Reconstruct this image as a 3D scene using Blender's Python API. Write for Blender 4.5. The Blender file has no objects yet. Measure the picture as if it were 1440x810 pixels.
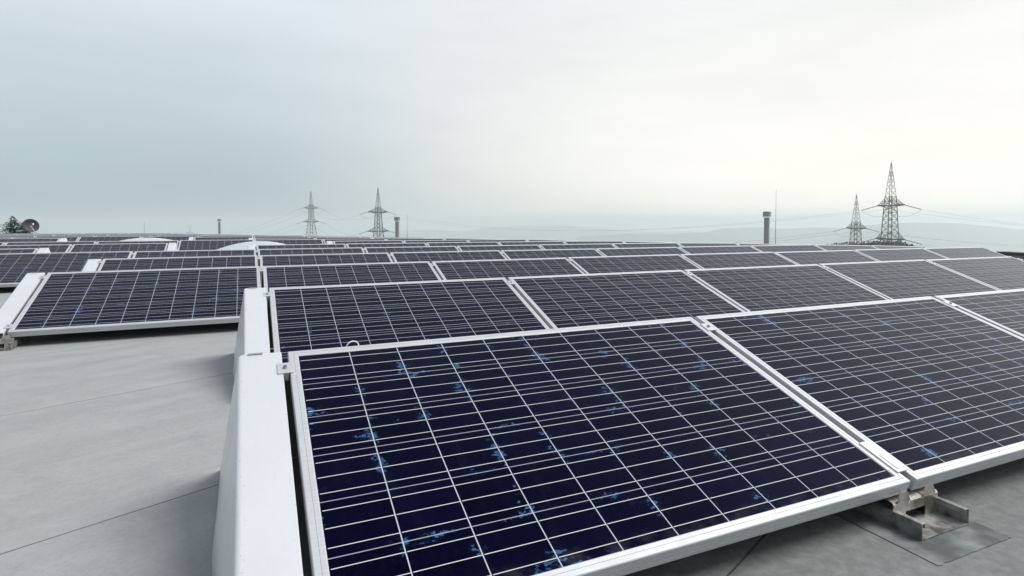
import bpy, bmesh, math, random
from mathutils import Vector, Matrix, noise
R = math.radians
random.seed(7)
SC = bpy.context.scene
COL = SC.collection

# ------------------------------------------------------------------ camera
CAM = Vector((-0.1033, -1.9881, 0.8720))
YAW, PITCH, ROLL = 0.413578, -0.0395826, -0.0037047
FPX, SX, SY = 821.81, -7.45, -60.98            # focal length and principal point offset in pixels of a 1440 wide frame
fwd = Vector((math.sin(YAW)*math.cos(PITCH), math.cos(YAW)*math.cos(PITCH), math.sin(PITCH)))
rt = Vector((math.cos(YAW), -math.sin(YAW), 0))
up = rt.cross(fwd)
CR = rt*math.cos(ROLL) + up*math.sin(ROLL)
CU = -rt*math.sin(ROLL) + up*math.cos(ROLL)
cam = bpy.data.cameras.new('camera')
cam.sensor_width = 36.0
cam.lens = FPX/1440*36
cam.shift_x = -SX/1440
cam.shift_y = SY/1440
cam.clip_start = 0.02
cam.clip_end = 30000
camo = bpy.data.objects.new('camera', cam)
COL.objects.link(camo)
M = Matrix((CR, CU, -fwd)).transposed().to_4x4()
M.translation = CAM
camo.matrix_world = M
SC.camera = camo

def at(px, py, depth):
    """world point seen at a pixel of the 1440x810 photograph at a depth along the view axis"""
    d = fwd + CR*((px-720-SX)/FPX) - CU*((py-405-SY)/FPX)
    return CAM + d*depth

# ------------------------------------------------------------------ world, sun, exposure
SUN_AZ, SUN_EL = R(107), R(53)                   # azimuth from +Y towards +X
SUN_DIR = Vector((math.sin(SUN_AZ)*math.cos(SUN_EL), math.cos(SUN_AZ)*math.cos(SUN_EL), math.sin(SUN_EL)))
world = bpy.data.worlds.new('World')
SC.world = world
world.use_nodes = True
WT = world.node_tree
WT.nodes.clear()

class NT:
    """small helper for building node trees"""
    def __init__(s, t): s.t = t
    def n(s, typ, **kw):
        x = s.t.nodes.new(typ)
        for k, v in kw.items(): setattr(x, k, v)
        return x
    def l(s, a, b): s.t.links.new(a, b)
    def put(s, inp, v):
        if hasattr(v, 'is_linked') or hasattr(v, 'links'): s.l(v, inp)
        else: inp.default_value = v
    def m(s, op, a, b=None, c=None, clamp=False):
        x = s.n('ShaderNodeMath', operation=op, use_clamp=clamp)
        s.put(x.inputs[0], a)
        if b is not None: s.put(x.inputs[1], b)
        if c is not None: s.put(x.inputs[2], c)
        return x.outputs[0]
    def mix(s, f, a, b):
        x = s.n('ShaderNodeMix', data_type='RGBA')
        s.put(x.inputs['Factor'], f)
        s.put(x.inputs[6], a); s.put(x.inputs[7], b)
        return x.outputs[2]
    def ss(s, v, a, b, lo=0.0, hi=1.0):
        x = s.n('ShaderNodeMapRange', interpolation_type='SMOOTHSTEP')
        s.put(x.inputs[0], v); s.put(x.inputs[1], a); s.put(x.inputs[2], b)
        s.put(x.inputs[3], lo); s.put(x.inputs[4], hi)
        return x.outputs[0]
    def noise(s, vec, scale, detail=4, rough=.55, dist=0.0, fac=True):
        x = s.n('ShaderNodeTexNoise')
        if vec is not None: s.l(vec, x.inputs['Vector'])
        x.inputs['Scale'].default_value = scale
        x.inputs['Detail'].default_value = detail
        x.inputs['Roughness'].default_value = rough
        x.inputs['Distortion'].default_value = dist
        return x.outputs[0] if fac else x.outputs[1]
    def mapping(s, vec, scale=(1,1,1), loc=(0,0,0), rot=(0,0,0)):
        x = s.n('ShaderNodeMapping')
        s.l(vec, x.inputs[0])
        x.inputs['Location'].default_value = loc
        x.inputs['Rotation'].default_value = rot
        x.inputs['Scale'].default_value = scale
        return x.outputs[0]

w = NT(WT)
out = w.n('ShaderNodeOutputWorld'); bg = w.n('ShaderNodeBackground')
w.l(bg.outputs[0], out.inputs[0])
bg.inputs[1].default_value = 0.1
sky = w.n('ShaderNodeTexSky', sky_type='NISHITA')
sky.sun_disc = False
sky.sun_elevation = SUN_EL
sky.sun_rotation = SUN_AZ
sky.air_density = 1.3; sky.dust_density = 4.0; sky.ozone_density = 1.0
tc = w.n('ShaderNodeTexCoord')
dirv = tc.outputs['Generated']
sep = w.n('ShaderNodeSeparateXYZ'); w.l(dirv, sep.inputs[0])
el = sep.outputs[2]
def dotto(v):
    x = w.n('ShaderNodeVectorMath', operation='DOT_PRODUCT')
    w.l(dirv, x.inputs[0]); x.inputs[1].default_value = v
    return x.outputs['Value']
warm = dotto((math.sin(R(66)), math.cos(R(66)), 0.10))       # bright warm quarter of the overcast
glow = w.ss(warm, 0.36, 1.02)
def lin(r, g, b):
    f = lambda c: ((c/255+.055)/1.055)**2.4 if c > 10.3 else c/255/12.92
    return (f(r)*10, f(g)*10, f(b)*10, 1)
cool_low, cool_high = lin(172, 190, 199), lin(224, 233, 240)
warm_low, warm_high = tuple(k*1.08 for k in lin(255, 251, 242)), lin(236, 240, 241)
elev = w.ss(el, -0.02, 0.42)
cool = w.mix(elev, cool_low, cool_high)
hot = w.mix(w.ss(el, 0.0, 0.5), warm_low, warm_high)
base = w.mix(glow, cool, hot)
# soft cloud deck, stretched flat near the horizon
cl = w.mapping(dirv, scale=(1.6, 1.6, 5.5), loc=(3.1, 1.7, 0.4))
n1 = w.noise(cl, 1.3, 4, .5, .3)
n2 = w.noise(w.mapping(dirv, scale=(2.2, 2.2, 14.0), loc=(0.6, 5.2, 2.0)), 1.6, 5, .55, .5)
cloud = w.m('ADD', w.m('MULTIPLY', w.m('SUBTRACT', n1, .5), .22), w.m('MULTIPLY', w.m('SUBTRACT', n2, .5), .09))
cloud = w.m('ADD', cloud, 1.0)
vm = w.n('ShaderNodeVectorMath', operation='SCALE')
w.l(base, vm.inputs[0]); w.l(cloud, vm.inputs['Scale'])
deck = vm.outputs[0]
zen = w.ss(el, .40, .95, 1.0, .58)                         # deck dimmed overhead and behind, out of view, to darken reflections and side faces
back = w.ss(dotto((-.82, -.57, .0)), -.05, .75, 1.0, .6)
vm2 = w.n('ShaderNodeVectorMath', operation='SCALE')
w.l(w.mix(w.ss(el, .40, .95), deck, w.mix(.5, deck, lin(190, 212, 240))), vm2.inputs[0]); w.l(w.m('MULTIPLY', zen, back), vm2.inputs['Scale'])
mixsky = w.mix(0.95, sky.outputs[0], vm2.outputs[0])
w.l(mixsky, bg.inputs[0])

sun = bpy.data.lights.new('sun', 'SUN')
sun.energy = 2.9
sun.angle = R(34)
sun.color = (1.0, .975, .94)
suno = bpy.data.objects.new('sun', sun)
COL.objects.link(suno)
suno.rotation_euler = SUN_DIR.to_track_quat('Z', 'Y').to_euler()

SC.view_settings.view_transform = 'Standard'
SC.view_settings.look = 'None'
SC.view_settings.exposure = 0.06
SC.view_settings.gamma = 1.0
SC.view_settings.use_curve_mapping = False
SC.render.engine = 'CYCLES'
SC.cycles.volume_bounces = 2
SC.cycles.max_bounces = 8
SC.cycles.use_adaptive_sampling = True

# ------------------------------------------------------------------ helpers
class MB:
    def __init__(s): s.bm = bmesh.new()
    def box(s, x0, x1, y0, y1, z0, z1, mi=0):
        v = [s.bm.verts.new(p) for p in ((x0,y0,z0),(x1,y0,z0),(x1,y1,z0),(x0,y1,z0),(x0,y0,z1),(x1,y0,z1),(x1,y1,z1),(x0,y1,z1))]
        for q in ((3,2,1,0),(4,5,6,7),(0,1,5,4),(1,2,6,5),(2,3,7,6),(3,0,4,7)):
            f = s.bm.faces.new([v[i] for i in q]); f.material_index = mi
        return v
    def face(s, pts):
        return s.bm.faces.new([s.bm.verts.new(p) for p in pts])
    def bar(s, a, b, r, n=4, r2=None, caps=True):
        a, b = Vector(a), Vector(b)
        d = (b-a)
        if d.length < 1e-9: return
        d.normalize()
        u = d.cross(Vector((0,0,1)))
        if u.length < 1e-3: u = d.cross(Vector((1,0,0)))
        u.normalize(); v = d.cross(u)
        r2 = r if r2 is None else r2
        A = []; B = []
        for i in range(n):
            t = 2*math.pi*(i+.5)/n
            o = u*math.cos(t)+v*math.sin(t)
            A.append(s.bm.verts.new(a+o*r)); B.append(s.bm.verts.new(b+o*r2))
        for i in range(n):
            j = (i+1) % n
            s.bm.faces.new((A[i], A[j], B[j], B[i]))
        if caps:
            s.bm.faces.new(A[::-1]); s.bm.faces.new(B)
    def lathe(s, prof, n=24, c=(0,0)):
        rings = []
        for r, z in prof:
            if r < 1e-6: rings.append([s.bm.verts.new((c[0], c[1], z))])
            else: rings.append([s.bm.verts.new((c[0]+r*math.cos(2*math.pi*i/n), c[1]+r*math.sin(2*math.pi*i/n), z)) for i in range(n)])
        for p, q in zip(rings, rings[1:]):
            for i in range(n):
                j = (i+1) % n
                if len(p) == 1: s.bm.faces.new((p[0], q[j], q[i])) if len(q) > 1 else None
                elif len(q) == 1: s.bm.faces.new((p[i], p[j], q[0]))
                else: s.bm.faces.new((p[i], p[j], q[j], q[i]))
    def sweep(s, section, path, closed_sec=False):
        """section: list of functions or points per path station already in 3D: list of lists"""
        rows = [[s.bm.verts.new(p) for p in sec] for sec in path]
        m = len(rows[0])
        for a, b in zip(rows, rows[1:]):
            for i in range(m if closed_sec else m-1):
                j = (i+1) % m
                s.bm.faces.new((a[i], a[j], b[j], b[i]))
        return rows
    def build(s, name, mat, parent=None, smooth=False, loc=None, rot=None, bevel=0, solid=0):
        bmesh.ops.recalc_face_normals(s.bm, faces=s.bm.faces)
        if bevel:
            bmesh.ops.bevel(s.bm, geom=[e for e in s.bm.edges if len(e.link_faces) == 2 and e.calc_face_angle(0) > .5], offset=bevel, segments=1, affect='EDGES')
        me = bpy.data.meshes.new(name)
        s.bm.to_mesh(me); s.bm.free()
        for mm in (mat if isinstance(mat, (list, tuple)) else [mat]): me.materials.append(mm)
        if smooth:
            for p in me.polygons: p.use_smooth = True
        o = bpy.data.objects.new(name, me)
        COL.objects.link(o)
        if parent: o.parent = parent
        if loc: o.location = loc
        if rot: o.rotation_euler = rot
        if solid:
            md = o.modifiers.new('thickness', 'SOLIDIFY'); md.thickness = solid; md.offset = -1
        return o

def tag(o, label=None, cat=None, group=None, kind=None):
    for k, v in (('label', label), ('category', cat), ('group', group), ('kind', kind)):
        if v: o[k] = v
    return o
def empty(name, loc, rot=(0,0,0)):
    o = bpy.data.objects.new(name, None); COL.objects.link(o)
    o.location = loc; o.rotation_euler = rot; o.empty_display_size = .1
    return o

def mat(name, color, rough=.5, metal=0.0, spec=.5, fn=None, ior=None):
    m = bpy.data.materials.new(name); m.use_nodes = True
    t = NT(m.node_tree); b = m.node_tree.nodes['Principled BSDF']
    b.inputs['Base Color'].default_value = (*color, 1)
    b.inputs['Roughness'].default_value = rough
    b.inputs['Metallic'].default_value = metal
    b.inputs['Specular IOR Level'].default_value = spec
    if ior: b.inputs['IOR'].default_value = ior
    if fn: fn(t, b)
    return m
def objco(t): return t.n('ShaderNodeTexCoord').outputs['Object']
def vary(c1, c2, scale, rough=(.4,.6), detail=5, bump=0, stretch=(1,1,1), world=False, thr=(.3,.7)):
    def fn(t, b):
        co = t.n('ShaderNodeNewGeometry').outputs['Position'] if world else objco(t)
        co = t.mapping(co, scale=stretch)
        n = t.noise(co, scale, detail)
        f = t.ss(n, thr[0], thr[1])
        t.l(t.mix(f, (*c1,1), (*c2,1)), b.inputs['Base Color'])
        t.l(t.ss(n, .2, .8, rough[0], rough[1]), b.inputs['Roughness'])
        if bump:
            bp = t.n('ShaderNodeBump'); bp.inputs['Strength'].default_value = bump; bp.inputs['Distance'].default_value = .01
            t.l(n, bp.inputs['Height']); t.l(bp.outputs[0], b.inputs['Normal'])
    return fn

# ------------------------------------------------------------------ materials
PW, PH = 1.64, 0.9924          # panel size
LIP = .030
NX, NY = 10, 6
CW, CH = (PW-2*LIP)/NX, (PH-2*LIP)/NY

def cells(t, b):
    co = objco(t)
    s = t.n('ShaderNodeSeparateXYZ'); t.l(co, s.inputs[0])
    u = t.m('DIVIDE', t.m('SUBTRACT', s.outputs[0], LIP), CW)
    v = t.m('DIVIDE', t.m('SUBTRACT', s.outputs[1], LIP), CH)
    fu = t.m('FRACT', u); fv = t.m('FRACT', v)
    du = t.m('MULTIPLY', t.m('ABSOLUTE', t.m('SUBTRACT', t.m('FRACT', t.m('ADD', u, .5)), .5)), CW)
    dv = t.m('MULTIPLY', t.m('ABSOLUTE', t.m('SUBTRACT', t.m('FRACT', t.m('ADD', v, .5)), .5)), CH)
    # the outer rim has no gap line of its own
    inx = t.m('MULTIPLY', t.m('GREATER_THAN', u, .3), t.m('LESS_THAN', u, NX-.3))
    iny = t.m('MULTIPLY', t.m('GREATER_THAN', v, .3), t.m('LESS_THAN', v, NY-.3))
    gapv = t.m('MULTIPLY', t.ss(du, .0011, .0016, 1, 0), inx)
    gaph = t.m('MULTIPLY', t.ss(dv, .0009, .0013, 1, 0), iny)
    # three ribbons in each cell
    f3 = t.m('FRACT', t.m('MULTIPLY', fv, 3.0))
    dbus = t.m('MULTIPLY', t.m('ABSOLUTE', t.m('SUBTRACT', f3, .5)), CH/3)
    bus = t.ss(dbus, .0007, .0011, 1, 0)
    run = t.m('MULTIPLY', t.ss(fu, .022, .026), t.ss(u, NX-.012, NX-.010, 1, 0))
    bus = t.m('MULTIPLY', bus, run)
    # crystal flakes that catch the light, gathered in a few patches per panel
    rnd = t.n('ShaderNodeObjectInfo').outputs['Random']
    off = t.n('ShaderNodeCombineXYZ')
    t.l(t.m('MULTIPLY', rnd, 71.0), off.inputs[0]); t.l(t.m('MULTIPLY', rnd, 37.0), off.inputs[1])
    sh = t.n('ShaderNodeVectorMath', operation='ADD'); t.l(co, sh.inputs[0]); t.l(off.outputs[0], sh.inputs[1])
    big = t.noise(t.mapping(sh.outputs[0], scale=(1.0, 1.5, 1)), 6.5, 3, .55)
    warp = t.n('ShaderNodeVectorMath', operation='ADD'); t.l(sh.outputs[0], warp.inputs[0])
    wsc = t.n('ShaderNodeVectorMath', operation='SCALE'); t.l(t.noise(sh.outputs[0], 38, 3, .6, 0, fac=False), wsc.inputs[0]); wsc.inputs['Scale'].default_value = .014
    t.l(wsc.outputs[0], warp.inputs[1])
    vo = t.n('ShaderNodeTexVoronoi', feature='F1'); t.l(t.mapping(warp.outputs[0], rot=(0,0,.6), scale=(1,1.7,1)), vo.inputs['Vector'])
    vo.inputs['Scale'].default_value = 78
    vsep = t.n('ShaderNodeSeparateColor'); t.l(vo.outputs['Color'], vsep.inputs[0])
    fine = t.noise(sh.outputs[0], 42, 4, .65, 1.6)
    hug = t.m('MAXIMUM', t.ss(du, .004, .045, 1, 0), t.ss(dv, .002, .03, .8, 0))   # flakes hug the cell edges
    f = t.m('ADD', t.m('ADD', t.m('MULTIPLY', big, 1.0), t.m('MULTIPLY', hug, .16)), t.m('MULTIPLY', t.m('SUBTRACT', fine, .5), .28))
    f = t.m('ADD', f, t.m('MULTIPLY', vsep.outputs[0], .24))
    fl = t.n('ShaderNodeAttribute', attribute_type='OBJECT', attribute_name='flaking').outputs['Fac']
    f = t.m('ADD', f, t.m('SUBTRACT', fl, .5))
    flake = t.m('MULTIPLY', t.ss(f, .893, .913), t.m('ADD', .45, t.m('MULTIPLY', vsep.outputs[1], .75)))
    faint = t.m('MULTIPLY', t.ss(f, .80, .93), .08)
    # each cell is a slightly different dark
    cellid = t.n('ShaderNodeCombineXYZ')
    t.l(t.m('ADD', t.m('FLOOR', u), t.m('MULTIPLY', rnd, 91.0)), cellid.inputs[0]); t.l(t.m('FLOOR', v), cellid.inputs[1])
    wn = t.n('ShaderNodeTexWhiteNoise', noise_dimensions='2D'); t.l(cellid.outputs[0], wn.inputs['Vector'])
    dark = t.mix(wn.outputs['Value'], (.0002, .0001, .0058, 1), (.0009, .0005, .0125, 1))
    grain = t.ss(t.noise(sh.outputs[0], 90, 3, .6), .35, .75)
    dark = t.mix(t.m('MULTIPLY', grain, .35), dark, (.002, .002, .017, 1))
    c = t.mix(t.m('MAXIMUM', t.m('MULTIPLY', flake, .75), faint), dark, (.055, .130, .262, 1))
    c = t.mix(t.m('MULTIPLY', gaph, .75), c, (.46, .50, .56, 1))
    c = t.mix(t.m('MULTIPLY', gapv, .9), c, (.56, .60, .66, 1))
    c = t.mix(bus, c, (.74, .74, .72, 1))
    # dust washed to the lower edge and in faint runs
    d1 = t.m('MULTIPLY', t.ss(s.outputs[1], LIP, LIP+.05, 1, 0), t.ss(t.noise(sh.outputs[0], 16, 4), .4, .75))
    d2 = t.ss(t.noise(t.mapping(sh.outputs[0], scale=(9, 1.4, 1)), 2.2, 5, .6), .50, .85)
    dust = t.m('ADD', t.m('MULTIPLY', d1, .07), t.m('MULTIPLY', d2, .012))
    c = t.mix(dust, c, (.42, .40, .36, 1))
    t.l(c, b.inputs['Base Color'])
    b.inputs['Specular Tint'].default_value = (.30, .34, .90, 1)
    t.l(t.ss(t.noise(sh.outputs[0], 7, 4), .3, .7, .06, .11), b.inputs['Roughness'])
    bp = t.n('ShaderNodeBump'); bp.inputs['Strength'].default_value = .04; bp.inputs['Distance'].default_value = .004
    t.l(t.noise(sh.outputs[0], 11, 2), bp.inputs['Height']); t.l(bp.outputs[0], b.inputs['Normal'])
m_cell = mat('solar_cells_under_glass', (.003,.003,.012), .12, 0, .5, cells, ior=1.22)

def alu_fn(t, b):
    co = objco(t)
    n = t.noise(t.mapping(co, scale=(2, 60, 60)), 3, 4)
    g = t.noise(co, 14, 5, .6)
    c = t.mix(t.ss(n, .3, .7), (.53,.54,.555,1), (.61,.62,.635,1))
    c = t.mix(t.m('MULTIPLY', t.ss(g, .56, .80), .30), c, (.50,.48,.44,1))
    rnd = t.n('ShaderNodeObjectInfo').outputs['Random']
    c = t.mix(t.m('MULTIPLY', rnd, .12), c, (.6,.6,.6,1))
    t.l(c, b.inputs['Base Color'])
    t.l(t.ss(g, .3, .7, .46, .60), b.inputs['Roughness'])
m_alu = mat('anodised_aluminium_frame', (.75,.76,.77), .42, .34, .5, alu_fn)

def white_fn(t, b):
    co = objco(t)
    g = t.noise(co, 5, 5, .6)
    sp = t.noise(t.mapping(co, scale=(1,1,1)), 85, 4, .6)
    s = t.n('ShaderNodeSeparateXYZ'); t.l(co, s.inputs[0])
    # grime beads along both folded edges of the strip
    edge = t.m('MAXIMUM', t.ss(s.outputs[0], -.133, -.118, 1, 0), t.ss(s.outputs[0], -.034, -.022))
    spots = t.m('MULTIPLY', t.ss(sp, .60, .70), t.m('ADD', t.m('MULTIPLY', edge, .55), .10))
    spots = t.m('MULTIPLY', spots, t.ss(s.outputs[2], .02, .2, .3, 1))
    c = t.mix(t.ss(g, .3, .75), (.82,.83,.84,1), (.75,.76,.77,1))
    c = t.mix(t.m('MULTIPLY', spots, .8), c, (.40,.39,.35,1))
    scr = t.noise(t.mapping(co, scale=(60, 3, 3), rot=(0,0,.2)), 2.5, 5, .6)
    c = t.mix(t.m('MULTIPLY', t.ss(scr, .60, .72), .22), c, (.55,.55,.53,1))
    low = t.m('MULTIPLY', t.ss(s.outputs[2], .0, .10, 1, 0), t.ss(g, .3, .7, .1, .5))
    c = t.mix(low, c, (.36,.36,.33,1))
    t.l(c, b.inputs['Base Color'])
    t.l(t.ss(g, .3, .7, .32, .5), b.inputs['Roughness'])
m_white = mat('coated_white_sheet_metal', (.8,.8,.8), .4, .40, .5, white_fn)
m_zinc = mat('galvanised_steel_sheet', (.5,.5,.48), .45, .6, .5, vary((.42,.42,.40),(.58,.57,.54), 9, (.32,.55), thr=(.3,.7)))
m_channel = mat('worn_steel_channel', (.4,.38,.35), .4, .45, .5, vary((.11,.105,.10),(.40,.39,.375), 17, (.28,.5), detail=6, thr=(.35,.65)))
m_saddle = mat('tan_passivated_steel', (.5,.42,.32), .4, .8, .5, vary((.38,.35,.31),(.60,.56,.50), 30, (.25,.45)))
m_bolt = mat('stainless_bolt', (.35,.34,.33), .35, .9)
m_black = mat('black_rubber', (.012,.012,.012), .7)
m_under = mat('dark_backsheet', (.05,.05,.05), .6)

def roof_fn(t, b):
    pos = t.n('ShaderNodeNewGeometry').outputs['Position']
    rot = t.mapping(pos, rot=(0,0,R(-23.5)))
    s = t.n('ShaderNodeSeparateXYZ'); t.l(rot, s.inputs[0])
    v = s.outputs[1]
    wob = t.m('MULTIPLY', t.m('SUBTRACT', t.noise(pos, .8, 2), .5), .03)
    k = t.m('DIVIDE', t.m('SUBTRACT', t.m('ADD', v, wob), .225), 1.45)
    d = t.m('MULTIPLY', t.m('ABSOLUTE', t.m('SUBTRACT', t.m('FRACT', t.m('ADD', k, .5)), .5)), 1.45)
    seam = t.ss(d, .0015, .0045, 1, 0)
    seam = t.m('MULTIPLY', seam, t.ss(t.noise(pos, 3, 3), .25, .5, .45, 1))
    lap = t.ss(t.m('SUBTRACT', t.m('FRACT', k), .07), 0, .012)       # each sheet laps over its neighbour
    big = t.noise(pos, .7, 5, .55)
    streak = t.noise(t.mapping(rot, scale=(.5, 3.5, 1)), 1.6, 6, .6)
    fine = t.noise(pos, 60, 5, .7)
    gran = t.noise(pos, 420, 2, .7)
    c = t.mix(t.ss(streak, .3, .7), (.285,.295,.298,1), (.355,.365,.365,1))
    c = t.mix(t.m('MULTIPLY', t.ss(big, .35, .7), .55), c, (.32,.33,.328,1))
    c = t.mix(t.m('MULTIPLY', t.ss(fine, .42, .70), .42), c, (.22,.225,.215,1))
    c = t.mix(t.m('MULTIPLY', t.ss(gran, .3, .7), .30), c, (.52,.52,.5,1))
    mott = t.noise(pos, 5.5, 6, .68, .6)
    c = t.mix(t.m('MULTIPLY', t.ss(mott, .50, .66), .30), c, (.25,.262,.262,1))
    c = t.mix(t.m('MULTIPLY', t.ss(mott, .48, .34), .20), c, (.46,.465,.46,1))
    spot = t.ss(t.noise(pos, 9, 6, .7), .60, .78)
    c = t.mix(t.m('MULTIPLY', spot, .35), c, (.20,.20,.18,1))
    c = t.mix(t.m('MULTIPLY', t.m('SUBTRACT', 1, lap), .10), c, (.50,.51,.5,1))
    # shade in front of the first row, painted into the felt as gritty darkening
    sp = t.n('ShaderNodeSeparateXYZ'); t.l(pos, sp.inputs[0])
    panel_shade = t.m('MULTIPLY', t.ss(t.m('ADD', sp.outputs[1], t.m('MULTIPLY', t.noise(pos, 1.7, 4), .5)), -.35, -.65), t.ss(sp.outputs[0], -.02, .25))
    c = t.mix(t.m('MULTIPLY', panel_shade, t.ss(t.noise(pos, 26, 6, .7), .25, .7, .45, .80)), c, (.12,.12,.116,1))
    c = t.mix(t.m('MULTIPLY', seam, .85), c, (.05,.05,.048,1))
    t.l(c, b.inputs['Base Color'])
    t.l(t.ss(big, .3, .7, .62, .80), b.inputs['Roughness'])
    bp = t.n('ShaderNodeBump'); bp.inputs['Strength'].default_value = .5; bp.inputs['Distance'].default_value = .002
    h = t.m('ADD', t.m('ADD', fine, t.m('MULTIPLY', gran, .5)), t.m('MULTIPLY', lap, 1.0))
    t.l(h, bp.inputs['Height']); t.l(bp.outputs[0], b.inputs['Normal'])
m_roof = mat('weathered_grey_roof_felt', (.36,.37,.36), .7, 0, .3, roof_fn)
m_patch = mat('green_grey_felt_patch', (.3,.33,.31), .7, 0, .3, vary((.085,.092,.090),(.24,.255,.25), 9, (.55,.8), detail=6, bump=.3, thr=(.35,.7)))
m_dome = mat('milky_white_acrylic', (.82,.84,.88), .25, 0, .5, vary((.52,.55,.60),(.60,.62,.65), 2, (.2,.35)))
m_curb = mat('white_plastic_curb', (.75,.76,.76), .5, 0, .4, vary((.70,.71,.71),(.80,.80,.80), 5))
m_pipe = mat('weathered_stainless_flue', (.45,.45,.42), .4, .55, .5, vary((.34,.34,.32),(.48,.48,.45), 6, (.3,.5), stretch=(1,1,.2)))
m_rod = mat('grey_steel_rod', (.3,.31,.32), .5, .5)
m_dish = mat('charcoal_painted_dish', (.035,.035,.045), .5, 0, .4, vary((.014,.014,.022),(.030,.028,.038), 8))
m_pyl = mat('weathered_lattice_steel', (.09,.095,.09), .6, .3, .4, vary((.028,.032,.03),(.055,.055,.052), .5))
m_ins = mat('brown_insulator', (.10,.05,.035), .35)
m_wire = mat('power_cable', (.12,.12,.12), .5, .3)
m_wallb = mat('brown_plaster_parapet', (.2,.16,.15), .8, 0, .3, vary((.17,.135,.13),(.25,.20,.185), 4, (.7,.9), detail=6))
m_cope = mat('black_coping_metal', (.02,.02,.022), .35, .2)
m_bark = mat('bark', (.06,.045,.03), .9)
m_needle = mat('spruce_needles', (.03,.06,.035), .6, 0, .3, vary((.006,.020,.008),(.018,.042,.014), 3, (.5,.7), world=True))
m_wood = mat('woodland_leaves', (.05,.06,.04), .7, 0, .2, vary((.016,.022,.014),(.050,.046,.026), .15, (.6,.8), world=True))

def land_fn(t, b):
    pos = t.n('ShaderNodeNewGeometry').outputs['Position']
    n = t.noise(pos, .004, 5, .6)
    vo = t.n('ShaderNodeTexVoronoi'); t.l(t.mapping(pos, scale=(1,1,.1)), vo.inputs['Vector']); vo.inputs['Scale'].default_value = .006
    vs = t.n('ShaderNodeSeparateColor'); t.l(vo.outputs['Color'], vs.inputs[0])
    c = t.mix(vs.outputs[0], (.25,.28,.23,1), (.42,.42,.37,1))
    c = t.mix(t.ss(n, .58, .62), c, (.05,.075,.05,1))
    t.l(c, b.inputs['Base Color'])
m_land = mat('fields_and_woods', (.08,.1,.05), .9, 0, .1, land_fn)
m_hill = mat('forested_hill', (.04,.06,.05), .9, 0, .1, vary((.05,.085,.085),(.10,.14,.125), .006, (.8,.95), world=True))

# ------------------------------------------------------------------ roof surface
GAP = .0266; PIT = 2.0247; TILT = .35268; COLW = PW+GAP
FRONTZ = .115                     # height of a panel's front upper edge above the roof
CT, ST = math.cos(TILT), math.sin(TILT)
def roofz(x, y):
    yq = min(y, 40)
    z = -0.00031*x*x - 0.00042*x*yq - 0.000117*yq*yq
    s = x/COLW + .75*(y+.46-3*PIT)/PIT - 6.2
    if s > 0: z -= .045*s*min(1, s/.4+.2) if s < .4 else .045*s
    return z

bm = MB()
X0, X1, Y0, Y1 = -42, 21, -9, 31.0
nx, ny = 126, 80
g = [[bm.bm.verts.new((X0+(X1-X0)*i/nx, Y0+(Y1-Y0)*j/ny, roofz(X0+(X1-X0)*i/nx, Y0+(Y1-Y0)*j/ny))) for i in range(nx+1)] for j in range(ny+1)]
for j in range(ny):
    for i in range(nx):
        bm.bm.faces.new((g[j][i], g[j][i+1], g[j+1][i+1], g[j+1][i]))
ring = g[0][:] + [g[j][nx] for j in range(1, ny+1)] + g[ny][nx-1::-1] + [g[j][0] for j in range(ny-1, 0, -1)]
low = [bm.bm.verts.new((v.co.x, v.co.y, -9.5)) for v in ring]
for i in range(len(ring)):
    j = (i+1) % len(ring)
    bm.bm.faces.new((ring[i], low[i], low[j], ring[j]))
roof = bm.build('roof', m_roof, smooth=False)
tag(roof, kind='structure')

# ------------------------------------------------------------------ land, hills
MOUND = (at(1228, 340, 196).x, at(1228, 340, 196).y)
def landz(x, y):
    d = math.hypot(x, y)
    z = -9.6
    if d > 70: z -= 12*min(1, (d-70)/130)
    if d > 380: z -= 150*min(1, ((d-380)/1500)**1.1)
    mx, my = MOUND
    q = math.hypot(x-mx, y-my)/48
    if q < 1: z += 9.5*(1-q*q)**1.5
    z += 2.5*noise.noise(Vector((x*.006, y*.006, 0))) if d > 150 else 0
    return z
bm = MB()
rings = []
NA = 256
rad = [0.01, 20, 45, 70, 90, 120, 140, 155, 170, 185, 200, 215, 230, 250, 280, 330, 420, 540, 700, 900, 1150, 1500, 1900, 2500, 3300, 4300, 5600, 7000]
for r in rad:
    rings.append([bm.bm.verts.new((r*math.cos(2*math.pi*i/NA), r*math.sin(2*math.pi*i/NA), landz(r*math.cos(2*math.pi*i/NA), r*math.sin(2*math.pi*i/NA)))) for i in range(NA)])
for a, b in zip(rings, rings[1:]):
    for i in range(NA):
        j = (i+1) % NA
        bm.bm.faces.new((a[i], a[j], b[j], b[i]))
tag(bm.build('land', m_land, smooth=True), kind='structure')

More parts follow.
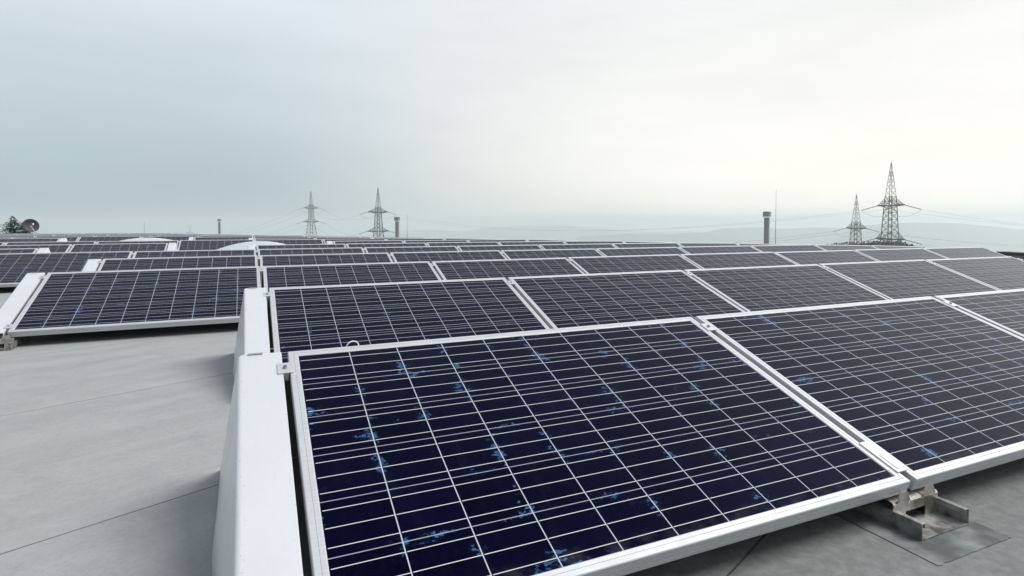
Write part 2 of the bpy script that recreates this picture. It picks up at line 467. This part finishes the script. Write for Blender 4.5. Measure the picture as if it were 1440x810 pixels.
def ridge(name, prof, depth, thick, seed):
    """long wooded ridge whose crest passes through the given picture points at a distance"""
    bm = MB(); rows = []
    pts = []
    for (xa, ya), (xb, yb) in zip(prof, prof[1:]):
        n = max(1, int((xb-xa)/6))
        for i in range(n):
            f = i/n; f2 = f*f*(3-2*f)
            pts.append((xa+(xb-xa)*f, ya+(yb-ya)*f2))
    pts.append(prof[-1])
    for ip, (px, py) in enumerate(pts):
        endf = min(1, ip/(len(pts)*.12), (len(pts)-1-ip)/(len(pts)*.12)); endf = endf*endf*(3-2*endf)
        c = at(px, py, depth)
        away = Vector((c.x, c.y, 0)).normalized()
        base = landz(c.x, c.y) - 4
        h = (c.z - base)*endf
        row = []
        for k in range(-8, 9):
            f = k/8
            p = c + away*(f*thick)
            prof_h = (math.cos(f*math.pi)*.5+.5)
            z = base + h*prof_h
            nz = noise.noise(Vector((p.x*.0022, p.y*.0022, seed)))*26 + noise.noise(Vector((p.x*.009, p.y*.009, seed)))*6
            z += nz*prof_h*(1-prof_h)*2.4 + noise.noise(Vector((p.x*.02, p.y*.02, seed)))*2.2*prof_h
            row.append((p.x, p.y, z))
        rows.append(row)
    bm.sweep(None, rows)
    return tag(bm.build(name, m_hill, smooth=True), kind='structure')
ridge('hills', [(940,338),(985,327),(1020,321),(1060,319.5),(1100,321.5),(1150,320),(1210,321),(1250,330),(1300,338)], 3300, 700, 1.3)
ridge('hills', [(1150,330),(1205,318),(1262,313.5),(1300,313),(1345,314),(1390,318),(1440,323),(1560,332)], 2900, 600, 5.3)
ridge('hills', [(780,333),(850,331.5),(872,329),(885,327.6),(905,329),(925,328.6),(945,330),(962,328),(980,326.5),(996,327.5),(1020,331),(1100,334)], 3000, 260, 3.7)
ridge('hills', [(480,334),(560,325),(600,323),(645,325),(690,320),(740,317),(790,317),(840,320),(880,324),(920,326),(970,325),(1030,327)], 4700, 900, 9.1)

# ------------------------------------------------------------------ solar panels
def frame_mesh(mb):
    prof = [(.026,-.042),(0,-.042),(0,-.0305),(.0018,-.030),(.0018,-.028),(0,-.0275),(0,-.0175),(.0018,-.017),(.0018,-.015),(0,-.0145),(0,-.002),(.002,0),
            (.0135,0),(.0142,-.0012),(.0158,-.0012),(.0165,0),(.027,0),(.030,-.0022),(.030,-.007)]
    rows = []
    for cx, cy, sx, sy in ((0,0,1,1),(PW,0,-1,1),(PW,PH,-1,-1),(0,PH,1,-1)):
        rows.append([mb.bm.verts.new((cx+sx*d, cy+sy*d, z)) for d, z in prof])
    for i in range(4):
        a, b = rows[i], rows[(i+1) % 4]
        for k in range(len(prof)-1):
            mb.bm.faces.new((a[k], b[k], b[k+1], a[k+1]))
mb = MB(); frame_mesh(mb)
p_frame = mb.build('frame', m_alu)
mb = MB()
mb.box(LIP-.001, PW-LIP+.001, LIP-.001, PH-LIP+.001, -.0085, -.0040)
p_glass = mb.build('glass', m_cell)
mb = MB()                                        # rear wind sheet, from the high edge down to the roof
y1 = PH*CT; zt = FRONTZ+PH*ST-.046
mb.sweep(None, [[(x, y1-.03, zt), (x, y1+.002, zt+.001), (x, y1+.262, .012), (x, y1+.30, .006)] for x in (-GAP/2+.001, PW+GAP/2-.001)])
p_rear = mb.build('rear_sheet', m_zinc, solid=.0012)
mb = MB()                                        # clamp in the slot between two panels, top
def clampbox(mb, y0, y1):
    mb.box(-GAP-.009, .009, y0, y1, .0006, .0036)
    mb.box(-GAP+.004, -.004, y0+.006, y1-.006, -.030, .0006)
clampbox(mb, 0, .055)
p_clamp = mb.build('clamp', m_alu)
mb = MB()
mb.lathe([(0,.0036),(.0065,.0036),(.0065,.0085),(.0055,.0095),(.0028,.0095),(.0028,.006),(0,.006)], 12, (-GAP/2, .028))
p_bolt = mb.build('bolt', m_bolt)
mb = MB(); clampbox(mb, .02, .15)
mb.box(-GAP+.004, -.010, .03, .09, .0036, .0052)
p_clamp_long = mb.build('clamp', m_alu)
protos = [p_frame, p_glass, p_rear, p_clamp, p_bolt, p_clamp_long]

def child(src, parent, loc=(0,0,0), rot=(0,0,0)):
    c = src.copy(); COL.objects.link(c); c.parent = parent
    c.location = loc; c.rotation_euler = rot
    return c
def ord_(n): return ['first','second','third','fourth','fifth','sixth','seventh','eighth','ninth','tenth','eleventh','twelfth','thirteenth','fourteenth','fifteenth','sixteenth'][n-1]

rows_cols = {1: range(0, 3), 2: range(0, 5), 3: range(-1, 7), 4: range(-1, 8), 5: range(-3, 7),
             6: [-4,-3]+list(range(0, 7)), 7: [-4,-3,-2]+list(range(1, 6)), 8: range(-4, 6),
             9: range(0, 5), 10: [-5,-4]+list(range(-1, 4)), 11: range(-5, 4), 12: range(-6, 3), 13: range(-6, 3), 14: range(-7, 2), 15: range(-7, 2)}
roots = {}
def panel_pose(r, c, jit=True):
    x = c*COLW; y0 = (r-1)*PIT - PH*CT
    ym = y0 + PH*CT/2
    za, zb = roofz(x, ym), roofz(x+PW, ym)
    return Vector((x, y0, za)), math.atan2(zb-za, PW)
for r, cols in rows_cols.items():
    cols = list(cols)
    for idx, c in enumerate(cols):
        loc, rl = panel_pose(r, c)
        root = empty('solar_panel', loc, (0, -rl, 0))
        roots[(r, c)] = root
        # the empty sits on the roof; the tilted parts hang from it
        jt = TILT + (random.uniform(-.0025, .0025) if r > 1 else 0)
        jz = random.uniform(-.0015, .0015) if r > 1 else 0
        T = Matrix.Translation((0,0,FRONTZ+jz)) @ Matrix.Rotation(jt, 4, 'X')
        def put(src, off=(0,0,0)):
            q = child(src, root)
            p = T @ Vector(off)
            q.location = p; q.rotation_euler = (jt, 0, 0)
            return q
        put(p_frame); put(p_glass)['flaking'] = {(1,0): .472, (1,1): .462, (3,-1): .465}.get((r, c), random.uniform(.41, .462))
        child(p_rear, root)
        if r <= 9:
            cl = put(p_clamp, (0, PH-.125, 0))
            if r <= 4: child(p_bolt, cl)
            if c != cols[0]:
                put(p_clamp_long, (0, .015, 0))
            elif r <= 5:
                cl = put(p_clamp, (0, .05, 0))
                if r <= 4: child(p_bolt, cl)
            if (c+1) not in cols:
                cl = put(p_clamp, (PW+GAP, PH-.125, 0))
                if r <= 4: child(p_bolt, cl)
        side = 'right of' if c >= 0 else 'left of'
        k = c+1 if c >= 0 else -c
        rown = 'front row' if r == 1 else '%s row from the front' % ord_(r)
        lab = 'dark solar panel, %s, %s one %s the long seam' % (rown, ord_(k), side)
        special = {(1,0): 'large nearest dark navy solar panel with light blue flakes, beside the long white side strip',
                   (1,1): 'dark navy solar panel right of the nearest one, past the steel foot',
                   (2,0): 'dark solar panel directly behind the nearest one, beside the shorter white side strip',
                   (3,-1): 'solar panel at left standing alone over bare grey roof, with a slanting white strip'}
        tag(root, special.get((r, c), lab), 'solar panel', 'solar panels mounted in rows on the flat roof')
for p in protos: bpy.data.objects.remove(p)

# ------------------------------------------------------------------ white side deflectors at row ends
def deflector(r, c, mirror, label):
    """c = column whose left (or right, when mirrored) end it closes"""
    loc, rl = panel_pose(r, c)
    if mirror: loc = loc + Vector((PW, 0, roofz(loc.x+PW, loc.y)-roofz(loc.x, loc.y)))
    root = empty('side_deflector', loc, (0, 0, 0))
    sg = -1 if mirror else 1
    XR, XL, XB = -.0195, -.146, -.212
    def top(v, dz=0): return (v*PH*CT, FRONTZ+v*PH*ST+dz)
    mb = MB(); rows = []
    n = 14
    for i in range(n+1):
        v = -.012 + 1.012*i/n
        y, z = top(v)
        rr = .012
        sec = [(sg*XR, y, z-.022), (sg*XR, y, z-.002), (sg*(XR-.002), y, z)]
        sec.append((sg*(XL+rr), y, z))
        for a in (22, 45, 68, 90):
            sec.append((sg*(XL+rr-rr*math.sin(R(a))), y, z-rr*(1-math.cos(R(a)))))
        zb = .004
        for f in (.12, .35, .65, 1):
            z0 = z-rr
            sec.append((sg*(XL+(XB-XL)*f*z0/.33 if z0 < .33 else XL+(XB-XL)*f), y, z0+(zb-z0)*f))
        rows.append(sec)
    vr = mb.sweep(None, rows)
    # rear wing of the side face, running down to the roof behind the high edge
    apex = mb.bm.verts.new((sg*(XB-.004), PH*CT+.27, .004))
    for k in range(8, len(rows[0])-1):
        mb.bm.faces.new((vr[-1][k], vr[-1][k+1], apex))
    mb.bm.faces.new((vr[-1][7], vr[-1][8], apex))
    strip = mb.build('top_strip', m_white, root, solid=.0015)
    for p in strip.data.polygons: p.use_smooth = False
    mb = MB()
    y1, z1 = top(1.0)
    yb = y1+.27
    mb.face([(sg*XR, y1+.002, z1-.003), (sg*(XL+.006), y1+.002, z1-.003), (sg*(XB+.002), yb-.001, .006), (sg*XR, yb, .006)])
    mb.build('back_plate', m_white, root, solid=.0015)
    mb = MB()
    mb.box(sg*(XL+.05)-.022, sg*(XL+.05)+.022, y1-.006, y1+.004, z1+.0005, z1+.0035)
    mb.build('edge_clip', m_zinc, root)
    return tag(root, label, 'side deflector', 'white sheet metal strips closing the row ends')
deflector(1, 0, False, 'long white sheet metal strip beside the nearest solar panel')
deflector(2, 0, False, 'white metal strip at the left end of the second row, rounded corner on top')
deflector(3, -1, False, 'slanting white metal strip at far left beside the lone solar panel')
deflector(4, -1, False, 'short white metal strip just behind the lone left solar panel')
deflector(6, 0, False, 'small white end strip beside the right edge of the nearer skylight dome')
deflector(6, -3, True, 'small white metal strip closing the sixth row at its left part, facing the gap')
deflector(7, -2, True, 'small white metal strip closing the seventh row left of the nearer skylight dome')
deflector(7, 1, False, 'tiny cream white metal strip at the seventh row, right of the nearer dome')
deflector(9, 0, False, 'tiny white end strip behind the nearer skylight dome')
deflector(10, -4, True, 'tiny white end strip left of the farther skylight dome')
deflector(10, -1, False, 'tiny white end strip right of the farther skylight dome')

# ------------------------------------------------------------------ mounting feet and felt patch
def foot(r, c, label, dx=0.0, wide=.214):
    loc, rl = panel_pose(r, c)
    x = loc.x - GAP/2 + dx
    root = empty('mounting_foot', (x, loc.y, roofz(x, loc.y)+.003))
    h = .043; ww = wide/2; t = .003; y0 = -.088; y1 = .30
    mb = MB()
    mb.box(-ww, ww, y0, y1, 0, t)
    for sg in (-1, 1):
        a, b = sorted((sg*ww, sg*(ww-t)))
        mb.box(a, b, y0, y1, t, h)
        a, b = sorted((sg*ww, sg*(ww-.017)))
        mb.box(a, b, y0+.0005, y1, h, h+t)
        a, b = sorted((sg*(ww-.017), sg*(ww-.017+t)))
        mb.box(a, b, y0+.0005, y1, h-.012, h-.0002)
    mb.build('channel', m_channel, root, bevel=.0006)
    mb = MB()
    mb.box(-ww+.02, ww-.02, y0+.02, y1-.1, -.0028, -.0002)
    mb.build('base_pad', m_black, root)
    # saddle plate with a cut-out that carries the frames
    mb = MB()
    ys = -.007; sw = ww-.006; top = .060
    for (xa, xb, za, zb) in ((-sw, -.045, t, top), (.045, sw, t, top), (-.045, .045, .032, top)):
        mb.box(xa, xb, ys, ys+.003, za, zb)
    secs = []
    for xx in (-sw, -.036, -.033, -.028, -.025, .025, .028, .033, .036, sw):
        dip = .004 if abs(abs(xx)-.0305) < .004 else 0
        secs.append([(xx, ys-.0005, top-.010), (xx, ys-.001, top-dip), (xx, ys+.004, top+.006-dip), (xx, ys+.012, top+.008-dip), (xx, ys+.06, top+.008-dip), (xx, ys+.06, top-.002)])
    mb.sweep(None, secs)
    mb.build('saddle', m_saddle, root)
    for sg in (-1, 1):
        mb = MB()
        xa = sg*.058
        mb.sweep(None, [[(xa-.028, ys-.001, top+.003), (xa-.018, ys+.001, top+.030)],
                        [(xa+.028, ys-.001, top+.003), (xa+.018, ys+.001, top+.030)]])
        mb.build('hook', m_saddle, root, solid=.002)
    mb = MB()
    mb.lathe([(0,.010),(.009,.010),(.009,.004),(0,.004)], 6, (.02, .03)); mb.build('bolt', m_bolt, root)
    return tag(root, label, 'mounting foot', 'steel channel feet under the panel seams')
foot(1, 1, 'steel channel foot on the bare roof below the seam of the two nearest panels')
foot(3, -1, 'steel foot at far left under the corner of the lone panel', dx=-.05)
foot(5, -2, 'steel foot in shade under the fifth row at the left edge')

mb = MB()
n = 24
px0, px1, py0, py1 = 1.468, 1.792, -1.106, -.70
mb.sweep(None, [[(px0+(px1-px0)*i/n + .003*noise.noise(Vector((i*.7, j*.9, 3))), py0+(py1-py0)*j/6 + .004*noise.noise(Vector((i*.7, j*.9, 9))), .0022+roofz(px0, py0)) for j in range(7)] for i in range(n+1)])
o = mb.build('felt_patch', m_patch, solid=.002)
o.data.polygons[0].select = True
tag(o, 'weathered green grey square of roofing felt under the steel foot', 'roof patch')

# ring of cable tie on the front panel's upper edge
q = panel_pose(1, 0)[0]
mb = MB()
cx = .205; yy = .006; zz = FRONTZ+PH*ST+.001
pts = [Vector((cx+.020*math.cos(R(a)), yy+.004*math.sin(R(a*2)), zz-.003+.016*math.sin(R(a)))) for a in range(-20, 201, 20)]
for a, b in zip(pts, pts[1:]): mb.bar(a, b, .0022, 6)
tag(mb.build('cable_tie', m_curb), 'small white cable tie loop on the upper edge of the nearest panel', 'cable tie')

# ------------------------------------------------------------------ skylight domes
def dome(x, y, rx, ry, h, ztop, label):
    z0 = roofz(x, y)
    root = empty('skylight_dome', (x, y, z0))
    curb = ztop-h
    def sq(a, k): 
        c, s = math.cos(a), math.sin(a)
        return math.copysign(abs(c)**k, c), math.copysign(abs(s)**k, s)
    mb = MB(); n = 48
    rows = []
    for f, z in ((1.10, 0), (1.04, curb*.9), (1.05, curb*.9+.002), (1.05, curb), (.98, curb)):
        rows.append([(rx*f*sq(2*math.pi*i/n, .6)[0], ry*f*sq(2*math.pi*i/n, .6)[1], z) for i in range(n)])
    mb.sweep(None, rows, closed_sec=True)
    mb.build('curb', m_curb, root, smooth=False)
    mb = MB(); rows = []
    for k in range(11):
        f = 1-k/10
        z = curb+.003 + h*(math.cos(f*math.pi/2)**.85 if f < 1 else 0)*1.0
        rows.append([(max(rx*f, .002)*sq(2*math.pi*i/n, .6+.4*(1-f))[0], max(ry*f, .002)*sq(2*math.pi*i/n, .6+.4*(1-f))[1], z) for i in range(n)])
    mb.sweep(None, rows, closed_sec=True)
    mb.build('dome', m_dome, root, smooth=True)
    return tag(root, label, 'skylight', 'white domed skylights set into gaps of the panel rows')
dome(.05, 11.05, .95, .60, .24, .50, 'nearer milky white skylight dome, cut by the long straight seam')
dome(-2.75, 16.9, 1.15, .80, .26, .475, 'farther white skylight dome left of the long seam')

# ------------------------------------------------------------------ flue pipes, rods, dish, parapet
def on_roof(px, py, depth):
    p = at(px, py, depth); return p
def depth_for_y(px, Y):
    a = at(px, 330, 1.0)-CAM
    return (Y-CAM.y)/a.y
def flue(px, pytop, depth, rpx, label):
    p = at(px, pytop, depth)
    z0 = roofz(p.x, p.y); h = p.z-z0
    rr = rpx*depth/FPX
    root = empty('flue_pipe', (p.x, p.y, z0))
    mb = MB(); mb.lathe([(rr*1.6,.0),(rr*1.6,.01),(rr*1.15,.05),(rr,.06),(rr,h*.55),(rr*1.03,h*.55+.002),(rr*1.03,h*.55+.02),(rr,h*.55+.022),(rr,h-.17),(rr*1.1,h-.165),(rr*1.1,h-.15),(0,h-.15)], 28)
    mb.build('pipe', m_pipe, root, smooth=False)
    rc = rr*1.45; hc = rc*1.35
    mb = MB(); mb.lathe([(0,h-hc),(rc*1.06,h-hc),(rc*1.06,h-hc+.012),(rc,h-hc+.016),(rc,h-hc*.12),(rc*1.03,h-hc*.10),(rc*1.03,h-.008),(rc*.9,h),(0,h+.004)], 28)
    mb.build('cap', m_pipe, root, smooth=False)
    return tag(root, label, 'flue pipe', 'capped flue pipes standing on the roof')
flue(1078.5, 297.5, 15.0, 3.7, 'tallest metal flue pipe with cap, right side near the thin rod')
flue(558.5, 305, depth_for_y(558.5, 17.0), 2.8, 'metal flue pipe with cap beside the larger left pylon')
flue(308.5, 308, depth_for_y(308.5, 29.6), 1.7, 'small distant dark flue pipe left of the pylons')
def rod(px, pytop, depth, label, r=.008):
    p = at(px, pytop, depth); z0 = roofz(p.x, p.y)
    root = empty('lightning_rod', (p.x, p.y, z0))
    mb = MB(); mb.lathe([(.16,0),(.16,.05),(.14,.07),(.03,.075),(0,.075)], 20); mb.build('foot_block', m_curb, root)
    h = p.z-z0
    mb = MB(); mb.bar((0,0,.07),(0,0,h*.45), r, 8); mb.bar((0,0,h*.45),(0,0,h), r*.7, 8, r*.35); mb.build('rod', m_rod, root)
    return tag(root, label, 'lightning rod', 'thin lightning rods on the roof')
rod(1091.5, 266, depth_for_y(1091.5, 9.0), 'thin tall lightning rod just right of the tallest flue pipe')
rod(572.5, 300, depth_for_y(572.5, 17.0), 'thin lightning rod just right of the flue by the larger left pylon')
rod(203, 311, depth_for_y(203, 21.0), 'faint thin lightning rod above the farther skylight dome')

p = at(43.5, 317, 25)
root = empty('satellite_dish', (p.x+.12, p.y-.05, roofz(p.x, p.y)))
ztop = p.z-root.location.z
aim = (CAM-p); aim.z = 0; aim.normalize(); aim = (aim+Vector((.25,.1,.30))).normalized()
rotq = aim.to_track_quat('Z', 'Y').to_euler()
mb = MB(); mb.lathe([(0,-.055),(.10,-.05),(.20,-.032),(.285,0),(.295,.0),(.296,-.008),(.205,-.042),(.10,-.062),(0,-.066)], 32)
off = Vector((-.12, .05, ztop))
mb.build('reflector', m_dish, root, smooth=True, loc=off, rot=rotq)
tip = off+aim*.26+Vector((.0,0,-.02))
mb = MB(); mb.bar(off+Vector((0,0,-.27)), tip, .008, 6); mb.build('feed_arm', m_zinc, root)
mb = MB(); mb.bar(tip+Vector((.0,0,-.035)), tip+Vector((0,0,.045)), .034, 12); mb.build('receiver', m_curb, root)
mb = MB(); mb.bar(off-aim*.06, (0.02,.02,ztop-.30), .022, 8); mb.bar((0.02,.02,ztop-.30),(0,0,.02), .022, 8); mb.box(-.2,.2,-.2,.2,0,.03); mb.build('mast', m_zinc, root)
tag(root, 'round dark grey satellite dish beside the conifers at the left end of the roof', 'satellite dish')

# brown parapet with black coping at the far right
a = at(1403, 353.5, 16); b = at(1620, 360, 12.4)
d = (b-a); d.z = 0; L = d.length; ang = math.atan2(d.y, d.x)
root = empty('parapet_wall', (a.x, a.y, -.9), (0,0,ang))
za = a.z+.9
mb = MB(); mb.box(0, L, 0, .28, 0, za-.075); mb.build('wall', m_wallb, root, bevel=.004)
mb = MB(); mb.box(-.02, L+.02, -.035, .315, za-.074, za-.012); mb.box(-.02, L+.02, -.02, .30, za-.0115, za); mb.build('coping', m_cope, root, bevel=.006)
tag(root, 'low brown parapet wall with black coping at the right edge', 'parapet wall')

# ------------------------------------------------------------------ conifers behind the roof
def conifer(px, pytop, depth, wk, seed, label, fluff):
    rnd = random.Random(seed)
    p = at(px, pytop, depth)
    gz = landz(p.x, p.y)
    H = p.z-gz
    root = empty('conifer_tree', (p.x, p.y, gz))
    mb = MB(); mb.bar((0,0,0),(0,0,H*.97), .17, 8, .012); mb.build('trunk', m_bark, root)
    mb = MB(); bmv = mb.bm
    z = .9
    while z < H-.02:
        t = H-z
        reach = min(wk*(t**.8), 2.7)
        nb = max(4, int(6+reach*4))
        for k in range(nb):
            a = rnd.random()*6.283
            rl = reach*rnd.uniform(.55, 1.12)
            dx, dy = math.cos(a), math.sin(a)
            droop = rnd.uniform(.05, .35)
            steps = max(3, int(rl/.07)) if t < 2.6 else max(3, int(rl/.2))
            for s in range(steps):
                f = (s+rnd.random())/steps
                c = Vector((dx*rl*f, dy*rl*f, z + (-.25*f+.22*f*f)*rl*droop*3 + rnd.uniform(-.04,.04)))
                sz = fluff*(1.15-.6*f)*(1 if t < 2.6 else 2.2)
                for q in range(2):
                    v1 = Vector((rnd.uniform(-1,1)+dx, rnd.uniform(-1,1)+dy, rnd.uniform(-.45,.6))).normalized()*sz
                    v2 = v1.cross(Vector((rnd.uniform(-1,1),rnd.uniform(-1,1),rnd.uniform(-1,1)))).normalized()*sz*.28
                    vs = [bmv.verts.new(x) for x in (c-v2, c+v1*.5-v2*.8, c+v1, c+v1*.5+v2)]
                    bmv.faces.new(vs)
        z += rnd.uniform(.07, .12) if t < 2.6 else .24
    mb.build('crown', m_needle, root)
    return tag(root, label, 'tree', 'conifers beyond the roof')
conifer(17.5, 304.5, 44, 1.0, 3, 'taller dark conifer top beyond the roof at far left', .13)
conifer(34, 312.5, 42, 1.15, 5, 'shorter dark green conifer top left of the satellite dish', .12)

# ------------------------------------------------------------------ pylons
def pylon(px, pytop, depth, armdir_deg, linedir, label, rleg=.16, rbr=.065):
    """portal-free double arm tower; armdir in degrees from +X of the arms, linedir likewise for the insulator strings"""
    top = at(px, pytop, depth)
    H = 43.5
    root = empty('electricity_pylon', (top.x, top.y, top.z-H))
    ad = Vector((math.cos(R(armdir_deg)), math.sin(R(armdir_deg)), 0)); bd = Vector((-ad.y, ad.x, 0))
    Z = lambda h: H-h                      # h metres below the tip
    def wid(h):                            # half width of the body
        pts = [(0,.10),(12.8,1.3),(16.4,1.5),(29.4,2.1),(43.5,3.8)]
        for (a,wa),(b,wb) in zip(pts, pts[1:]):
            if h <= b: return wa+(wb-wa)*(h-a)/(b-a)
        return pts[-1][1]
    def corner(h, i):
        ww = wid(h); sx, sy = ((-1,-1),(1,-1),(1,1),(-1,1))[i]
        return ad*(sx*ww)+bd*(sy*ww)+Vector((0,0,Z(h)))
    lv = [0,3,5.6,8,10.4,12.8,14.6,16.4,19,21.6,24.2,26.8,29.4,32.5,36,39.5,43.5]
    mb = MB()
    for a, b in zip(lv, lv[1:]):
        th = rleg*(.45 if b <= 13 else 1)
        tb = rbr*(.6 if b <= 13 else 1)
        for i in range(4):
            mb.bar(corner(a,i), corner(b,i), th, 4, caps=False)
            j = (i+1) % 4
            if a > 2:
                mb.bar(corner(a,i), corner(b,j), tb, 3, caps=False); mb.bar(corner(a,j), corner(b,i), tb, 3, caps=False)
                if b > 12: mb.bar(corner(b,i), corner(b,j), tb*1.2, 3, caps=False)
    mb.bar((0,0,Z(1.2)), (0,0,H+1.2), .06, 4)
    mb.build('mast', m_pyl, root)
    tips = []
    ld = Vector((math.cos(R(linedir)), math.sin(R(linedir)), 0))
    for h, la in ((16.4, 7.2), (29.4, 7.8)):
        for sg in (-1, 1):
            mb = MB()
            ww = wid(h); tip = ad*(sg*la)+Vector((0,0,Z(h)+.3))
            lo = [ad*(sg*ww)+bd*(s*ww)+Vector((0,0,Z(h))) for s in (-1,1)]
            hi = [ad*(sg*wid(h-2.9))+bd*(s*wid(h-2.9))+Vector((0,0,Z(h-2.9))) for s in (-1,1)]
            tl = [tip+bd*(s*.35) for s in (-1,1)]
            for s in (0,1):
                mb.bar(lo[s], tl[s], rleg*2.0, 4); mb.bar(hi[s], tl[s], rbr*1.1, 4)
                nseg = 4
                for k in range(1, nseg):
                    f = k/nseg
                    mb.bar(lo[s].lerp(tl[s], f), hi[s].lerp(tl[s], f), rbr*.8, 3, caps=False)
                    mb.bar(lo[s].lerp(tl[s], f), hi[s].lerp(tl[s], (k-1)/nseg), rbr*.8, 3, caps=False)
                    mb.bar(lo[s].lerp(tl[s], f), lo[1-s].lerp(tl[1-s], (k+1)/nseg), rbr, 3, caps=False)
            mb.build('cross_arm', m_pyl, root)
            for s2 in (-1, 1):
                e = tip + ld*(s2*6.6) + Vector((0,0,-1.9))
                mb = MB()
                for k in range(12):
                    f0, f1 = .06+k*.075, .06+k*.075+.055
                    mb.bar(tip.lerp(e, f0), tip.lerp(e, f1), .15, 6)
                mb.bar(tip, e, .07, 4)
                mb.build('insulator', m_ins, root)
                tips.append((root.location+e, h, sg, s2))
            # jumper loop under the arm
            mb = MB(); e1 = tip + ld*6.6 + Vector((0,0,-1.9)); e2 = tip - ld*6.6 + Vector((0,0,-1.9))
            pp = [e1.lerp(e2, k/10)+Vector((0,0,-2.6*(1-(2*k/10-1)**2))) for k in range(11)]
            for a, b in zip(pp, pp[1:]): mb.bar(a, b, .05, 4, caps=False)
            mb.build('jumper_cable', m_wire, root)
    tag(root, label, 'pylon', 'lattice electricity pylons beyond the roof')
    return root, tips, root.location+Vector((0,0,H+1))
# screen-right is roughly -23.7 degrees from +X
pB, tB, eB = pylon(531.5, 264.5, 397, 20, -30, 'broad steel pylon beside the left flue pipe', .27, .09)
pA, tA, eA = pylon(437, 268.5, 555, 26, -20, 'slimmer pale pylon left of the broad one', .25, .09)
pC, tC, eC = pylon(1253.5, 229.5, 225, -114, -30, 'tallest steel pylon with end-on arms at right', .19, .075)
pD, tD, eD = pylon(1204.5, 274.5, 287, -112, -30, 'smaller steel pylon just left of the tallest one', .19, .075)
pE, tE, eE = pylon(267, 317, 1250, -23.7+30, -23.7, 'tiny faint pylon tip far off above the left skylight', .2, .09)

def wire(a, b, sag, label, r=.045, n=28):
    a, b = Vector(a), Vector(b)
    mb = MB()
    pts = [a.lerp(b, i/n)+Vector((0,0,-sag*(1-(2*i/n-1)**2))) for i in range(n+1)]
    mid = (a+b)/2
    loc = mid
    for p, q in zip(pts, pts[1:]): mb.bar(p-loc, q-loc, r, 4, caps=False)
    o = mb.build('power_line', m_wire, loc=loc)
    return tag(o, label, 'power line', 'power lines strung between the pylons')
def pick(t, h, sg, s2): return [x[0] for x in t if x[1] == h and x[2] == sg and x[3] == s2][0]
lvn = {16.4: 'upper', 29.4: 'lower'}; sdn = {-1: 'near', 1: 'far'}
for h in (16.4, 29.4):
    for sg in (-1, 1):
        wire(pick(tA,h,sg,1), pick(tB,h,sg,-1), 6, '%s thin cable on the %s arm side between the two left pylons' % (lvn[h], sdn[sg]), .055)
        wire(pick(tE,h,sg,1), pick(tA,h,sg,-1), 14, '%s faint cable, %s arm side, running left from the slim left pylon' % (lvn[h], sdn[sg]), .06)
        wire(pick(tB,h,sg,1), pick(tC,h,sg,-1), 9.5, '%s cable, %s arm side, sagging across from the broad to the tallest pylon' % (lvn[h], sdn[sg]), .03)
        wire(pick(tC,h,sg,1), at(1900, 318+(h-16)*3+sg*4, 260), 6, '%s cable, %s arm side, leaving the tallest pylon to the right' % (lvn[h], sdn[sg]), .03)
        wire(pick(tD,h,sg,-1), at(560, 352+(h-16)*2+sg*3, 420), 7, '%s cable, %s arm side, running left from the smaller right pylon' % (lvn[h], sdn[sg]), .05)
        wire(pick(tD,h,sg,1), at(1800, 345+(h-16)*3+sg*4, 300), 5, '%s cable, %s arm side, leaving the smaller right pylon to the right' % (lvn[h], sdn[sg]), .03)

# ------------------------------------------------------------------ wooded mound below the right pylons
mb = MB(); rnd = random.Random(11); v = mb.bm
def mound_py(px):
    pts = [(1120,352),(1160,343.5),(1185,340.5),(1210,339.5),(1240,338),(1262,338),(1282,343),(1302,349),(1330,356)]
    for (a,ya),(b,yb) in zip(pts, pts[1:]):
        if a <= px <= b: return ya+(yb-ya)*(px-a)/(b-a)
    return 356
trees = []
for i in range(170):
    px = rnd.uniform(1125, 1325); dpt = rnd.uniform(170, 222)
    py = mound_py(px)-1.0+rnd.uniform(-.3, 1.6)+(222-dpt)*.02
    trees.append((at(px, py, dpt), rnd.uniform(1.3, 2.6)))
for c, s in trees:
    gz = landz(c.x, c.y)-1
    mb.bar((c.x, c.y, gz), (c.x, c.y, c.z-s), .12, 4)
    tall = max(s*1.15, (c.z-gz)*.5)
    for k in range(190):
        d = Vector((rnd.gauss(0,1), rnd.gauss(0,1), rnd.gauss(0,1))).normalized()*rnd.random()**.4
        p = Vector((c.x+d.x*s, c.y+d.y*s, c.z-tall+d.z*tall))
        q = rnd.uniform(.18, .5)
        a = Vector((rnd.uniform(-1,1),rnd.uniform(-1,1),rnd.uniform(-1,1))).normalized()*q
        b_ = a.cross(Vector((rnd.uniform(-1,1),rnd.uniform(-1,1),rnd.uniform(-1,1)))).normalized()*q*.7
        v.faces.new([v.verts.new(x) for x in (p-a, p-b_, p+a, p+b_)])
tag(mb.build('woodland', m_wood), 'dark wooded mound below the two right pylons', 'woodland', kind='stuff')

# ------------------------------------------------------------------ haze
mb = MB(); mb.box(-6500, 6500, -6500, 6500, -190, 36)
hz = mb.build('haze', None if False else bpy.data.materials.new('haze_air'))
hm = hz.data.materials[0]; hm.use_nodes = True
t = NT(hm.node_tree); hm.node_tree.nodes.clear()
o_ = t.n('ShaderNodeOutputMaterial'); pv = t.n('ShaderNodeVolumePrincipled')
pv.inputs['Color'].default_value = (.93, .98, 1, 1)
pv.inputs['Density'].default_value = .00050
pv.inputs['Anisotropy'].default_value = .5
t.l(pv.outputs[0], o_.inputs['Volume'])
tag(hz, kind='stuff')
